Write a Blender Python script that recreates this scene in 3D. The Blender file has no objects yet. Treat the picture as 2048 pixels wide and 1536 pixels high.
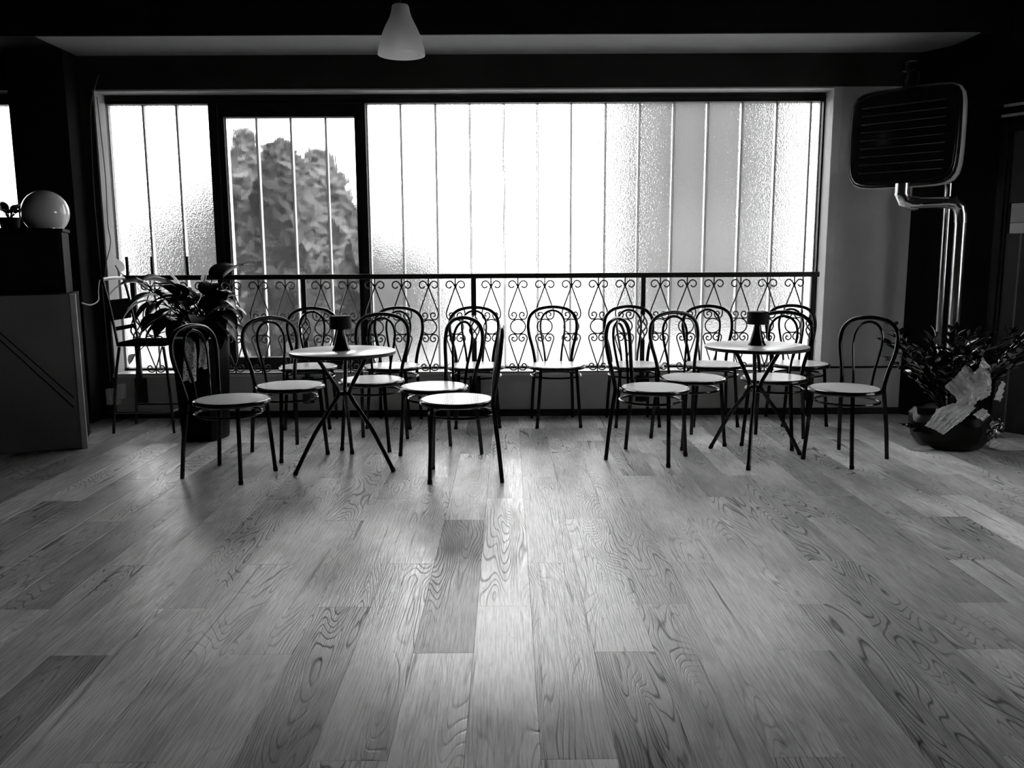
import bpy, math, random
from mathutils import Vector, Matrix
PI = math.pi
random.seed(7)
scn = bpy.context.scene
COL = scn.collection

# ------------------------------------------------------------------ camera, sky, exposure
cam_d = bpy.data.cameras.new('camera')
cam_d.sensor_width = 36.0
cam_d.lens = 1680.0 / 2048.0 * 36.0
cam_d.clip_end = 300
cam = bpy.data.objects.new('camera', cam_d)
COL.objects.link(cam)
def cam_matrix(yaw, pitch, roll, loc):
    y, p, r = math.radians(yaw), math.radians(pitch), math.radians(roll)
    f = Vector((math.sin(y)*math.cos(p), math.cos(y)*math.cos(p), -math.sin(p)))
    R = Vector((math.cos(y), -math.sin(y), 0)); U = R.cross(f)
    R2 = R*math.cos(r) - U*math.sin(r); U2 = U*math.cos(r) + R*math.sin(r)
    m = Matrix((R2, U2, -f)).transposed().to_4x4(); m.translation = Vector(loc)
    return m
cam.matrix_world = cam_matrix(0.25, 8.66, 0.3, (0, 0, 1.28))
scn.camera = cam

world = bpy.data.worlds.new('overcast_sky'); scn.world = world
world.use_nodes = True
wn = world.node_tree.nodes; wl = world.node_tree.links
bg = wn['Background']
bg.inputs['Color'].default_value = (1, 1, 1, 1)
bg.inputs['Strength'].default_value = 7.8

vs = scn.view_settings
vs.view_transform = 'Standard'; vs.look = 'None'; vs.gamma = 1.0; vs.use_curve_mapping = False
vs.exposure = 0.0

# ------------------------------------------------------------------ material helpers
def new_mat(name):
    m = bpy.data.materials.new(name); m.use_nodes = True
    nt = m.node_tree; nt.nodes.clear()
    out = nt.nodes.new('ShaderNodeOutputMaterial')
    return m, nt, out
def g3(v): return (v, v, v, 1)
def grey(name, v, rough=0.5, metal=0.0, spec=0.5, coat=0.0, var=0.15, scale=6.0, bump=0.0, bscale=60.0, trans=0.0, sss=0.0):
    """a grey principled material with a little noise in colour and relief"""
    m, nt, out = new_mat(name)
    N = nt.nodes; L = nt.links
    p = N.new('ShaderNodeBsdfPrincipled'); L.new(p.outputs[0], out.inputs[0])
    tc = N.new('ShaderNodeTexCoord')
    no = N.new('ShaderNodeTexNoise'); no.inputs['Scale'].default_value = scale; no.inputs['Detail'].default_value = 4
    L.new(tc.outputs['Object'], no.inputs['Vector'])
    cr = N.new('ShaderNodeValToRGB')
    cr.color_ramp.elements[0].position = .3; cr.color_ramp.elements[1].position = .7
    cr.color_ramp.elements[0].color = g3(v*(1-var)); cr.color_ramp.elements[1].color = g3(min(1, v*(1+var)))
    L.new(no.outputs['Fac'], cr.inputs[0]); L.new(cr.outputs[0], p.inputs['Base Color'])
    p.inputs['Roughness'].default_value = rough; p.inputs['Metallic'].default_value = metal
    p.inputs['Specular IOR Level'].default_value = spec
    p.inputs['Coat Weight'].default_value = coat; p.inputs['Coat Roughness'].default_value = .12
    if trans: p.inputs['Transmission Weight'].default_value = trans
    if sss:
        p.inputs['Subsurface Weight'].default_value = sss; p.inputs['Subsurface Radius'].default_value = (.02, .02, .02)
    if bump:
        n2 = N.new('ShaderNodeTexNoise'); n2.inputs['Scale'].default_value = bscale; n2.inputs['Detail'].default_value = 3
        L.new(tc.outputs['Object'], n2.inputs['Vector'])
        b = N.new('ShaderNodeBump'); b.inputs['Strength'].default_value = bump; b.inputs['Distance'].default_value = .01
        L.new(n2.outputs['Fac'], b.inputs['Height']); L.new(b.outputs[0], p.inputs['Normal'])
    return m

M = {}
M['black_metal'] = grey('black_lacquered_metal', .003, .16, 0, .25, .0)
M['iron'] = grey('black_wrought_iron', .006, .45, 0, .4, bump=.2, bscale=90)
M['frame'] = grey('dark_window_frame', .008, .5, 0, .3)
M['lintel'] = grey('shaded_lintel_wall', .03, .8, 0, .1, var=.1, scale=2, bump=.1, bscale=30)  # shade above and beside the window, put into a darker wall colour
M['wall'] = grey('grey_painted_wall', .6, .75, 0, .2, var=.08, scale=2.2, bump=.12, bscale=30)
M['wall_dark'] = grey('shade_black_wall', .012, .8, 0, .1, var=.2, scale=2, bump=.1, bscale=30)  # near-black tone stands in for deep shade on walls and ceiling
M['soffit'] = grey('pale_plaster', .29, .85, 0, .1, var=.04, scale=2)
M['sill'] = grey('white_stone_sill', .7, .35, 0, .5, var=.06, scale=9)
M['reveal'] = grey('pale_reveal_plaster', .45, .6, 0, .3, var=.1, scale=5, bump=.15, bscale=35)
M['under'] = grey('floor_underlay', .05, .9)
M['tabletop'] = grey('white_laminate_top', .92, .24, 0, .9, var=.03)
M['edge'] = grey('black_table_edge', .008, .4)
M['pendant'] = None
M['globe'] = grey('opal_glass_globe', .65, .06, 0, .6, .4, var=.02)
M['chrome'] = grey('brushed_flue_metal', .75, .2, 1.0, var=.1, scale=14)
M['rim'] = grey('pale_highlight_rim', .6, .2, 0, .6, .3)  # pale tone puts the casing's edge highlights into the colour
M['heater'] = grey('dark_heater_enamel', .008, .2, 0, .5, .5)
M['leaf'] = grey('dark_glossy_leaf', .006, .25, 0, .25, .0, var=.35, scale=9, bump=.1, bscale=40)
M['leaf_zz'] = grey('dark_waxy_leaflet', .012, .1, 0, .9, .5, var=.3, scale=12)
M['spathe'] = None
M['planter'] = grey('black_planter', .004, .4, 0, .06)
M['soil'] = grey('dark_soil', .015, .95, bump=.8, bscale=80)
M['counter'] = grey('dark_grey_counter_panel', .2, .6, 0, .2, var=.06, scale=3)
M['counter_edge'] = grey('pale_counter_edge', .6, .5, 0, .3, var=.08)
M['black'] = grey('matt_black_board', .006, .7, 0, .2)
M['groove'] = grey('black_groove', .004, .9, 0, .1)
M['white_plastic'] = grey('white_plastic', .85, .35)
M['cable'] = grey('pale_cable', .35, .5)
M['cable_dark'] = grey('grey_cable', .16, .5)
M['wrap'] = grey('dark_wrapping_paper', .006, .4, 0, .15, .0, bump=.3, bscale=14)
M['foil'] = grey('silver_foil', .5, .25, 1.0, bump=.6, bscale=25)
M['paper'] = grey('pale_paper', .5, .6)
M['door'] = grey('dark_grey_door', .06, .5, 0, .3)
M['stool'] = grey('black_stool_metal', .01, .3, 0, .5, .2)
M['stool_seat'] = grey('black_stool_seat', .004, .9, 0, .0, 0)
M['tree'] = grey('tree_leaves', .09, .8, 0, .1, var=.9, scale=1.3)
M['trunk'] = grey('tree_bark', .04, .9, bump=.6, bscale=20)
M['facade'] = grey('grey_rendered_facade', .03, .9, 0, .1, var=.12, scale=.4)
M['blocker_pale'] = grey('pale_blocker_slab', .5, .9, 0, .1, var=.05, scale=.4)
M['roof'] = grey('roof_tiles', .12, .8)
M['yard'] = grey('concrete_yard', .35, .9, 0, .1, var=.12, scale=.6)
M['pane_far'] = grey('far_window_glass', .03, .1)

def mat_tulle():
    m, nt, out = new_mat('white_tulle_wrap'); N = nt.nodes; L = nt.links
    d = N.new('ShaderNodeBsdfDiffuse'); d.inputs[0].default_value = g3(.92)
    t = N.new('ShaderNodeBsdfTranslucent'); t.inputs[0].default_value = g3(.9)
    tr = N.new('ShaderNodeBsdfTransparent')
    mx = N.new('ShaderNodeMixShader'); mx.inputs[0].default_value = .45
    L.new(d.outputs[0], mx.inputs[1]); L.new(t.outputs[0], mx.inputs[2])
    tc = N.new('ShaderNodeTexCoord'); no = N.new('ShaderNodeTexNoise'); no.inputs['Scale'].default_value = 9
    L.new(tc.outputs['Object'], no.inputs[0])
    mr = N.new('ShaderNodeMapRange'); mr.inputs[1].default_value = .3; mr.inputs[2].default_value = .7
    mr.inputs[3].default_value = .05; mr.inputs[4].default_value = .4
    L.new(no.outputs['Fac'], mr.inputs[0])
    m2 = N.new('ShaderNodeMixShader'); L.new(mr.outputs[0], m2.inputs[0])
    L.new(mx.outputs[0], m2.inputs[1]); L.new(tr.outputs[0], m2.inputs[2]); L.new(m2.outputs[0], out.inputs[0])
    return m
M['tulle'] = mat_tulle()
def mat_petal(name='white_translucent_spathe', lo=.55, hi=.85, tmix=.5):
    m, nt, out = new_mat(name); N = nt.nodes; L = nt.links
    d = N.new('ShaderNodeBsdfDiffuse'); t = N.new('ShaderNodeBsdfTranslucent')
    tc = N.new('ShaderNodeTexCoord'); no = N.new('ShaderNodeTexNoise'); no.inputs['Scale'].default_value = 20
    L.new(tc.outputs['Object'], no.inputs[0])
    cr = N.new('ShaderNodeValToRGB'); cr.color_ramp.elements[0].color = g3(lo); cr.color_ramp.elements[1].color = g3(hi)
    L.new(no.outputs['Fac'], cr.inputs[0]); L.new(cr.outputs[0], d.inputs[0]); L.new(cr.outputs[0], t.inputs[0])
    mx = N.new('ShaderNodeMixShader'); mx.inputs[0].default_value = tmix
    L.new(d.outputs[0], mx.inputs[1]); L.new(t.outputs[0], mx.inputs[2]); L.new(mx.outputs[0], out.inputs[0])
    return m
M['spathe'] = mat_petal()
M['pendant'] = mat_petal('translucent_plastic_shade', .88, .95, .55)

def mat_ribbon():
    m, nt, out = new_mat('dotted_ribbon'); N = nt.nodes; L = nt.links
    p = N.new('ShaderNodeBsdfPrincipled'); L.new(p.outputs[0], out.inputs[0]); p.inputs['Roughness'].default_value = .7
    tc = N.new('ShaderNodeTexCoord'); v = N.new('ShaderNodeTexVoronoi'); v.inputs['Scale'].default_value = 75
    L.new(tc.outputs['Object'], v.inputs['Vector'])
    cr = N.new('ShaderNodeValToRGB'); cr.color_ramp.interpolation = 'CONSTANT'
    cr.color_ramp.elements[0].color = g3(.02); cr.color_ramp.elements[1].color = g3(.92); cr.color_ramp.elements[1].position = .3
    L.new(v.outputs['Distance'], cr.inputs[0]); L.new(cr.outputs[0], p.inputs['Base Color'])
    return m
M['ribbon'] = mat_ribbon()

def mat_cane():
    m, nt, out = new_mat('white_woven_cane'); N = nt.nodes; L = nt.links
    p = N.new('ShaderNodeBsdfPrincipled'); L.new(p.outputs[0], out.inputs[0])
    p.inputs['Roughness'].default_value = .27; p.inputs['Specular IOR Level'].default_value = .8
    tc = N.new('ShaderNodeTexCoord')
    ws = []
    for ax in ('X', 'Y'):
        w = N.new('ShaderNodeTexWave'); w.wave_type = 'BANDS'; w.bands_direction = ax; w.wave_profile = 'SIN'
        w.inputs['Scale'].default_value = 26; L.new(tc.outputs['Object'], w.inputs['Vector']); ws.append(w)
    mn = N.new('ShaderNodeMath'); mn.operation = 'MAXIMUM'
    L.new(ws[0].outputs['Fac'], mn.inputs[0]); L.new(ws[1].outputs['Fac'], mn.inputs[1])
    cr = N.new('ShaderNodeValToRGB'); cr.color_ramp.elements[0].position = .25; cr.color_ramp.elements[1].position = .62
    cr.color_ramp.elements[0].color = g3(.36); cr.color_ramp.elements[1].color = g3(.97)
    L.new(mn.outputs[0], cr.inputs[0]); L.new(cr.outputs[0], p.inputs['Base Color'])
    b = N.new('ShaderNodeBump'); b.inputs['Strength'].default_value = .25; b.inputs['Distance'].default_value = .002
    L.new(mn.outputs[0], b.inputs['Height']); L.new(b.outputs[0], p.inputs['Normal'])
    return m
M['cane'] = mat_cane()

def mat_glass(name, rough, bumpscale, bumpstr, stretch, trans_mix, dist=.002, ior=1.14):
    """textured profile glass: rough refraction with hammered relief and a little milky scatter"""
    m, nt, out = new_mat(name); N = nt.nodes; L = nt.links
    r = N.new('ShaderNodeBsdfRefraction'); r.inputs['Color'].default_value = g3(.96)
    r.inputs['Roughness'].default_value = rough; r.inputs['IOR'].default_value = ior
    gl = N.new('ShaderNodeBsdfGlossy'); gl.inputs['Roughness'].default_value = .15; gl.inputs['Color'].default_value = g3(.8)
    fr = N.new('ShaderNodeFresnel'); fr.inputs['IOR'].default_value = ior
    t = N.new('ShaderNodeBsdfTranslucent'); t.inputs['Color'].default_value = g3(.9)
    tc = N.new('ShaderNodeTexCoord'); mp = N.new('ShaderNodeMapping'); mp.inputs['Scale'].default_value = stretch
    L.new(tc.outputs['Object'], mp.inputs[0])
    no = N.new('ShaderNodeTexNoise'); no.inputs['Scale'].default_value = bumpscale; no.inputs['Detail'].default_value = 2
    L.new(mp.outputs[0], no.inputs['Vector'])
    b = N.new('ShaderNodeBump'); b.inputs['Strength'].default_value = bumpstr; b.inputs['Distance'].default_value = dist
    L.new(no.outputs['Fac'], b.inputs['Height']); L.new(b.outputs[0], r.inputs['Normal'])
    m1 = N.new('ShaderNodeMixShader'); m1.inputs[0].default_value = trans_mix
    L.new(r.outputs[0], m1.inputs[1]); L.new(t.outputs[0], m1.inputs[2])
    m2 = N.new('ShaderNodeMixShader'); L.new(fr.outputs[0], m2.inputs[0])
    L.new(m1.outputs[0], m2.inputs[1]); L.new(gl.outputs[0], m2.inputs[2])
    L.new(m2.outputs[0], out.inputs[0])
    return m
M['glass'] = mat_glass('hammered_profile_glass', .34, 95, 1.0, (1, 1, 1), .045, .009, 1.12)
M['glass_sash'] = mat_glass('rippled_profile_glass', .13, 26, .5, (1, 1, .25), .015, .004)
def mat_flange():
    m, nt, out = new_mat('milky_glass_flange'); N = nt.nodes; L = nt.links
    t = N.new('ShaderNodeBsdfTranslucent'); t.inputs[0].default_value = g3(.95)
    d = N.new('ShaderNodeBsdfDiffuse'); d.inputs[0].default_value = g3(.9)
    tc = N.new('ShaderNodeTexCoord'); no = N.new('ShaderNodeTexNoise'); no.inputs['Scale'].default_value = 5
    L.new(tc.outputs['Object'], no.inputs[0])
    mr = N.new('ShaderNodeMapRange'); mr.inputs[3].default_value = .4; mr.inputs[4].default_value = .6
    L.new(no.outputs['Fac'], mr.inputs[0])
    mx = N.new('ShaderNodeMixShader'); L.new(mr.outputs[0], mx.inputs[0])
    L.new(t.outputs[0], mx.inputs[1]); L.new(d.outputs[0], mx.inputs[2]); L.new(mx.outputs[0], out.inputs[0])
    return m
M['flange'] = mat_flange()

WOODK, COATW, SPECK = 1.0, .0, .52
def mat_wood():
    """laminate plank: contour-line cathedral grain, fibres, blotches, dark cracks, all in the plank's own space"""
    m, nt, out = new_mat('embossed_wood_laminate'); N = nt.nodes; L = nt.links
    p = N.new('ShaderNodeBsdfPrincipled'); L.new(p.outputs[0], out.inputs[0])
    tc = N.new('ShaderNodeTexCoord'); oi = N.new('ShaderNodeObjectInfo')
    off = N.new('ShaderNodeVectorMath'); off.operation = 'SCALE'; off.inputs[0].default_value = (37, 91, 13)
    L.new(oi.outputs['Random'], off.inputs['Scale'])
    co = N.new('ShaderNodeVectorMath'); co.operation = 'ADD'
    L.new(tc.outputs['Object'], co.inputs[0]); L.new(off.outputs[0], co.inputs[1])
    def noise(sx, sy, detail, rough=.5, dist=0.0):
        mp = N.new('ShaderNodeMapping'); mp.inputs['Scale'].default_value = (sx, sy, 1)
        L.new(co.outputs[0], mp.inputs[0])
        n = N.new('ShaderNodeTexNoise'); n.inputs['Scale'].default_value = 1.0; n.inputs['Detail'].default_value = detail
        n.inputs['Roughness'].default_value = rough; n.inputs['Distortion'].default_value = dist
        L.new(mp.outputs[0], n.inputs['Vector']); return n
    def math_(op, a, b=None, c=None):
        n = N.new('ShaderNodeMath'); n.operation = op
        for i, v in enumerate((a, b, c)):
            if v is None: continue
            if isinstance(v, (int, float)): n.inputs[i].default_value = v
            else: L.new(v, n.inputs[i])
        return n.outputs[0]
    def rng(a, i0, i1, o0, o1):
        n = N.new('ShaderNodeMapRange'); L.new(a, n.inputs[0])
        for k, v in zip((1, 2, 3, 4), (i0, i1, o0, o1)): n.inputs[k].default_value = v
        return n.outputs[0]
    n1 = noise(6.5, .9, 1.5, .45, .25).outputs['Fac']
    ring = math_('PINGPONG', math_('MULTIPLY', n1, 36.0), .5)          # contour lines
    line = rng(ring, .0, .17, 0.0, 1.0)
    amp = rng(noise(3.0, .8, 2).outputs['Fac'], .42, .60, 0.0, 1.0)     # where the cathedral grain shows
    fib = noise(190, 7, 3, .6).outputs['Fac']
    fibl = rng(fib, .36, .56, 0.0, 1.0)
    blot = noise(4.5, 1.6, 4, .6).outputs['Fac']
    crk = noise(26, 1.1, 3, .55, .6).outputs['Fac']
    crack = rng(crk, .27, .37, 0.0, 1.0)
    knot = rng(noise(15, 6, 2, .5).outputs['Fac'], .18, .33, 0.0, 1.0)
    # darkness factor
    lined = math_('SUBTRACT', 1.0, math_('MULTIPLY', math_('SUBTRACT', 1.0, line), math_('MULTIPLY', amp, .78)))
    fibd = rng(fibl, 0, 1, .72, 1.0)
    blod = rng(blot, .3, .7, .62, 1.15)
    crkd = rng(crack, 0, 1, .38, 1.0)
    knod = rng(knot, 0, 1, .6, 1.0)
    v = math_('MULTIPLY', math_('MULTIPLY', lined, fibd), math_('MULTIPLY', blod, math_('MULTIPLY', crkd, knod)))
    tone = rng(oi.outputs['Random'], 0, 1, .6, 1.2)
    oc = N.new('ShaderNodeSeparateColor'); L.new(oi.outputs['Color'], oc.inputs[0])
    v = math_('MULTIPLY', math_('MULTIPLY', v, tone), oc.outputs[0])
    v = math_('MULTIPLY', v, WOODK)
    cc = N.new('ShaderNodeCombineColor')
    for i in range(3): L.new(v, cc.inputs[i])
    L.new(cc.outputs[0], p.inputs['Base Color'])
    hgt = math_('ADD', math_('MULTIPLY', lined, 1.0), math_('ADD', math_('MULTIPLY', fibl, .45), math_('MULTIPLY', crack, .8)))
    b = N.new('ShaderNodeBump'); b.inputs['Strength'].default_value = .55; b.inputs['Distance'].default_value = .0015
    L.new(hgt, b.inputs['Height']); L.new(b.outputs[0], p.inputs['Normal'])
    L.new(rng(blot, .3, .7, .17, .27), p.inputs['Roughness'])
    sp_ = math_('MULTIPLY', math_('MULTIPLY', lined, fibd), math_('MULTIPLY', crkd, math_('MULTIPLY', knod, rng(tone, .6, 1.2, .75, 1.1))))
    L.new(math_('MULTIPLY', math_('MULTIPLY', sp_, oc.outputs[0]), SPECK), p.inputs['Specular IOR Level'])
    p.inputs['Coat Weight'].default_value = COATW; p.inputs['Coat IOR'].default_value = 1.6; p.inputs['Coat Roughness'].default_value = .2
    L.new(b.outputs[0], p.inputs['Coat Normal'])
    return m
M['wood'] = mat_wood()

# ------------------------------------------------------------------ mesh helpers
class MB:
    def __init__(s): s.v = []; s.f = []; s.m = []
    def add(s, vs, fs, mi=0):
        o = len(s.v); s.v += [tuple(v) for v in vs]; s.f += [tuple(i+o for i in f) for f in fs]; s.m += [mi]*len(fs); return s
    def box(s, x0, x1, y0, y1, z0, z1, mi=0):
        vs = [(x, y, z) for z in (z0, z1) for y in (y0, y1) for x in (x0, x1)]
        return s.add(vs, [(0,2,3,1), (4,5,7,6), (0,1,5,4), (2,6,7,3), (0,4,6,2), (1,3,7,5)], mi)
    def tube(s, pts, r, n=10, closed=False, caps=True, mi=0):
        pts = [Vector(p) for p in pts]; k = len(pts)
        rr = r if isinstance(r, (list, tuple)) else [r]*k
        tang = []
        for i in range(k):
            a = pts[(i-1) % k] if (closed or i > 0) else pts[i]
            b = pts[(i+1) % k] if (closed or i < k-1) else pts[i]
            t = (b-a); tang.append(t.normalized() if t.length > 1e-9 else Vector((0,0,1)))
        up = Vector((0,0,1)) if abs(tang[0].z) < .9 else Vector((1,0,0))
        nrm = (up - tang[0]*up.dot(tang[0])).normalized()
        vs = []
        for i in range(k):
            nrm = nrm - tang[i]*nrm.dot(tang[i]); nrm.normalize()
            bn = tang[i].cross(nrm)
            for j in range(n):
                a = 2*PI*j/n
                vs.append(pts[i] + (nrm*math.cos(a) + bn*math.sin(a))*rr[i])
        fs = []
        for i in range(k if closed else k-1):
            for j in range(n):
                a = i*n+j; b = i*n+(j+1) % n; c = ((i+1) % k)*n+(j+1) % n; d = ((i+1) % k)*n+j
                fs.append((a, b, c, d))
        if caps and not closed:
            fs.append(tuple(range(n-1, -1, -1))); fs.append(tuple(range((k-1)*n, k*n)))
        return s.add(vs, fs, mi)
    def lathe(s, prof, n=40, c=(0,0,0), mi=0, cap0=False, cap1=False):
        vs = []; k = len(prof)
        for r, z in prof:
            for j in range(n):
                a = 2*PI*j/n; vs.append((c[0]+r*math.cos(a), c[1]+r*math.sin(a), c[2]+z))
        fs = [(i*n+j, i*n+(j+1) % n, (i+1)*n+(j+1) % n, (i+1)*n+j) for i in range(k-1) for j in range(n)]
        if cap0: fs.append(tuple(range(n-1, -1, -1)))
        if cap1: fs.append(tuple(range((k-1)*n, k*n)))
        return s.add(vs, fs, mi)
    def grid(s, fn, nu, nv, mi=0):
        vs = [fn(i/nu, j/nv) for i in range(nu+1) for j in range(nv+1)]
        fs = [(i*(nv+1)+j, (i+1)*(nv+1)+j, (i+1)*(nv+1)+j+1, i*(nv+1)+j+1) for i in range(nu) for j in range(nv)]
        return s.add(vs, fs, mi)
    def mesh(s, name, mats, smooth=False):
        me = bpy.data.meshes.new(name); me.from_pydata(s.v, [], s.f)
        for mm in (mats if isinstance(mats, (list, tuple)) else [mats]): me.materials.append(mm)
        if any(s.m): me.polygons.foreach_set('material_index', s.m)
        me.update()
        if smooth:
            me.polygons.foreach_set('use_smooth', [True]*len(me.polygons))
            try: me.set_sharp_from_angle(angle=math.radians(38))
            except Exception: pass
        return me
    def build(s, name, mats, parent=None, smooth=False, bevel=0.0, loc=None, rz=0.0):
        o = bpy.data.objects.new(name, s.mesh(name, mats, smooth)); COL.objects.link(o)
        o.parent = parent
        if loc: o.location = loc
        if rz: o.rotation_euler = (0, 0, rz)
        if bevel:
            b = o.modifiers.new('bevel', 'BEVEL'); b.width = bevel; b.segments = 2; b.limit_method = 'ANGLE'
        return o
def put(name, me, parent=None, loc=(0,0,0), rot=(0,0,0)):
    o = bpy.data.objects.new(name, me); COL.objects.link(o); o.parent = parent
    o.location = loc; o.rotation_euler = rot; return o
def thing(name, label, cat, loc=(0,0,0), rz=0.0, group=None):
    o = bpy.data.objects.new(name, None); COL.objects.link(o); o.location = loc; o.rotation_euler = (0,0,rz)
    o.empty_display_size = .1
    return tag(o, label, cat, group)
def tag(o, label, cat=None, group=None, kind=None):
    o['label'] = label
    if cat: o['category'] = cat
    if group: o['group'] = group
    if kind: o['kind'] = kind
    return o
def struct(o, label=None):
    o['kind'] = 'structure'
    if label: o['label'] = label
    return o
def sempty(name, label, loc=(0,0,0), rz=0.0):
    o = bpy.data.objects.new(name, None); COL.objects.link(o); o.location = loc; o.rotation_euler = (0,0,rz); o.empty_display_size = .1
    return struct(o, label)
def copy_tree(o, parent=None):
    c = o.copy(); COL.objects.link(c); c.parent = parent
    for ch in o.children: copy_tree(ch, c)
    return c
def spline(pts, sub=6, closed=False):
    P = [Vector(p) for p in pts]; n = len(P); out = []
    for i in range(n if closed else n-1):
        p0 = P[(i-1) % n] if (closed or i > 0) else P[0]*2-P[1]
        p1 = P[i]; p2 = P[(i+1) % n]
        p3 = P[(i+2) % n] if (closed or i < n-2) else P[-1]*2-P[-2]
        for k in range(sub):
            t = k/sub
            out.append(.5*((2*p1)+(p2-p0)*t+(2*p0-5*p1+4*p2-p3)*t*t+(3*p1-p0-3*p2+p3)*t**3))
    if not closed: out.append(P[-1])
    return out
def ringpts(r, z, n=40, c=(0,0)): return [(c[0]+r*math.cos(2*PI*i/n), c[1]+r*math.sin(2*PI*i/n), z) for i in range(n)]

# ------------------------------------------------------------------ the room
WY = 6.69          # room face of the window wall
GY = 6.90          # glass plane
CEIL = 3.25
XL, XR = -5.6, 4.35
OX0, OX1, OZ0, OZ1 = -3.16, 2.52, .365, 2.55      # main opening
DW = Vector((.53, -.848, 0)); DW0 = Vector((3.16, WY, 0)); DT = (XR-DW0.x)/DW.x
DN = Vector((-.848, -.53, 0))

floor = struct(MB().box(XL-.2, XR+.2, -2.7, WY+.3, -.2, -.013).build('floor', M['under']), 'wood laminate floor of long grained planks')
PW, PL = .1975, 1.40
OFFS = [2.58, 2.95, 3.39]
pm = {}
def plank_mesh(L):
    k = round(L, 3)
    if k not in pm:
        w, l, b = (PW-.0006)/2, (L-.0006)/2, .0005
        mb = MB(); vs = []
        for (x, y, z) in ((w, l, -.012), (w, l, -b), (w-b, l-b, 0)):
            vs += [(-x, -y, z), (x, -y, z), (x, y, z), (-x, y, z)]
        fs = [(8, 9, 10, 11)]
        for q in (0, 4):
            for j in range(4): fs.append((q+j, q+(j+1) % 4, q+4+(j+1) % 4, q+4+j))
        mb.add(vs, fs); pm[k] = mb.mesh('plank', M['wood'])
    return pm[k]
# plank column 0 spans the dark plank; its left edge lies at x = -0.29
for c in range(-26, 23):
    x = -.218 + (c+.5)*PW - PW/2 + .0
    o0 = OFFS[c % 3]
    y = o0 - 3*PL
    while y < WY:
        y0, y1 = max(y, -.2), min(y+PL, WY+.004)
        y += PL
        if y1 - y0 < .05 or y1 < .9: continue
        yc = (y0+y1)/2
        if x < XL+.05 or x > XR-.05: continue
        if (Vector((x-PW/2, y1-.2, 0))-DW0).dot(DN) < -.15 and (Vector((x-PW/2, y0, 0))-DW0).dot(DN) < -.05: continue
        if abs(x) > .35+yc*.78 + .75: continue
        p = put('plank', plank_mesh(y1-y0), floor, (x, yc, 0))
        s = 1.0
        if c == 0 and 2.5 < y0 < 2.7: s = .5
        elif c == -1 and y0 < 3.5: s = 1.25
        elif c in (1, 2) and y0 < 3.5: s = 1.15
        p.color = (s, s, s, 1)

wb = MB()
Y0, Y1 = WY, WY+.24
X0w = -5.6
W2X0, W2X1 = -5.3, -3.60
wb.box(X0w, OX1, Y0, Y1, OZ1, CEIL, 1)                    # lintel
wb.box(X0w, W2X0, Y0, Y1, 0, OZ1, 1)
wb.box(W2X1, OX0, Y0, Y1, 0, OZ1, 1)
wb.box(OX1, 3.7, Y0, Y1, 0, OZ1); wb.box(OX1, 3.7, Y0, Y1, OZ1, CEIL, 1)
wb.box(W2X0, W2X1, Y0, Y1, 0, OZ0)
wb.box(OX0, OX1, Y0, Y1, 0, OZ0-.03)
wall_back = struct(wb.build('wall_back', [M['wall'], M['lintel']]), 'grey wall around the wide window, shade painted into its dark parts')
tr = MB(); tr.box(OX0, OX0+.012, WY-.004, GY-.05, OZ0, OZ1); rv = tr.build('reveal', M['reveal'], wall_back)
MB().box(OX1-.012, OX1, WY-.004, GY-.05, OZ0, OZ1).build('reveal', M['reveal'], wall_back)
MB().box(OX0, OX1, WY-.004, GY-.05, OZ1-.012, OZ1).build('reveal', M['reveal'], wall_back)
MB().box(OX1-.01, OX1+.055, WY-.008, WY+.02, OZ0-.02, OZ1).build('corner_bead', M['wall'], wall_back, bevel=.003)
MB().box(OX1, 3.16, WY-.006, WY+.01, .375, .39).build('groove', M['groove'], wall_back)

pier = struct(MB().box(-3.69, -3.262, 6.48, WY-.001, 0, CEIL-.001).build('wall_pier', M['wall_dark'], bevel=.004), 'black pier between the two windows')
struct(MB().box(XL-.2, XL, -2.5, WY+.24, 0, CEIL).build('wall_left', M['wall_dark']), 'black side wall')
struct(MB().box(XL-.2, XR+.2, -2.7, -2.5, 0, CEIL).build('wall_rear', M['wall_dark']), 'black rear wall')
q = DW0 + DW*DT; nb = -DN*.2
wr = MB()
poly = [DW0, q, q+Vector((.2, .1, 0)), DW0+nb]
def prism(mb, poly, z0, z1, mi=0):
    n = len(poly)
    vs = [(p[0], p[1], z0) for p in poly]+[(p[0], p[1], z1) for p in poly]
    fs = [tuple(range(n-1, -1, -1)), tuple(range(n, 2*n))]+[(i, (i+1) % n, n+(i+1) % n, n+i) for i in range(n)]
    return mb.add(vs, fs, mi)
prism(wr, poly[::-1], 0, CEIL)
W3 = (3.1, 4.6, .9, 2.4)
wr.box(XR, XR+.2, -2.5, W3[0], 0, CEIL); wr.box(XR, XR+.2, W3[1], q.y+.05, 0, CEIL)
wr.box(XR, XR+.2, W3[0], W3[1], 0, W3[2]); wr.box(XR, XR+.2, W3[0], W3[1], W3[3], CEIL)
wall_right = struct(wr.build('wall_right', M['wall_dark']), 'angled wall beside the window, its shade put in as black')
struct(MB().box(XL-.2, XR+.2, -2.7, WY+.24, CEIL, CEIL+.2).build('ceiling', M['wall_dark']), 'black ceiling')
struct(MB().box(XL, 3.5, 6.125, WY-.001, 2.803, CEIL-.001).build('trim_1', M['wall_dark']), 'dropped beam over the window with pale underside')
t1 = bpy.data.objects['trim_1']
MB().box(-3.26, 3.3, 6.125, WY-.001, 2.797, 2.803).build('soffit_board', M['soffit'], t1)  # pale board stops where the band of light fades out
struct(MB().box(W2X1, 3.16, WY-.016, WY-.001, 0, .055).build('baseboard_back', M['frame'], bevel=.004), 'dark baseboard under the window')

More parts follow.
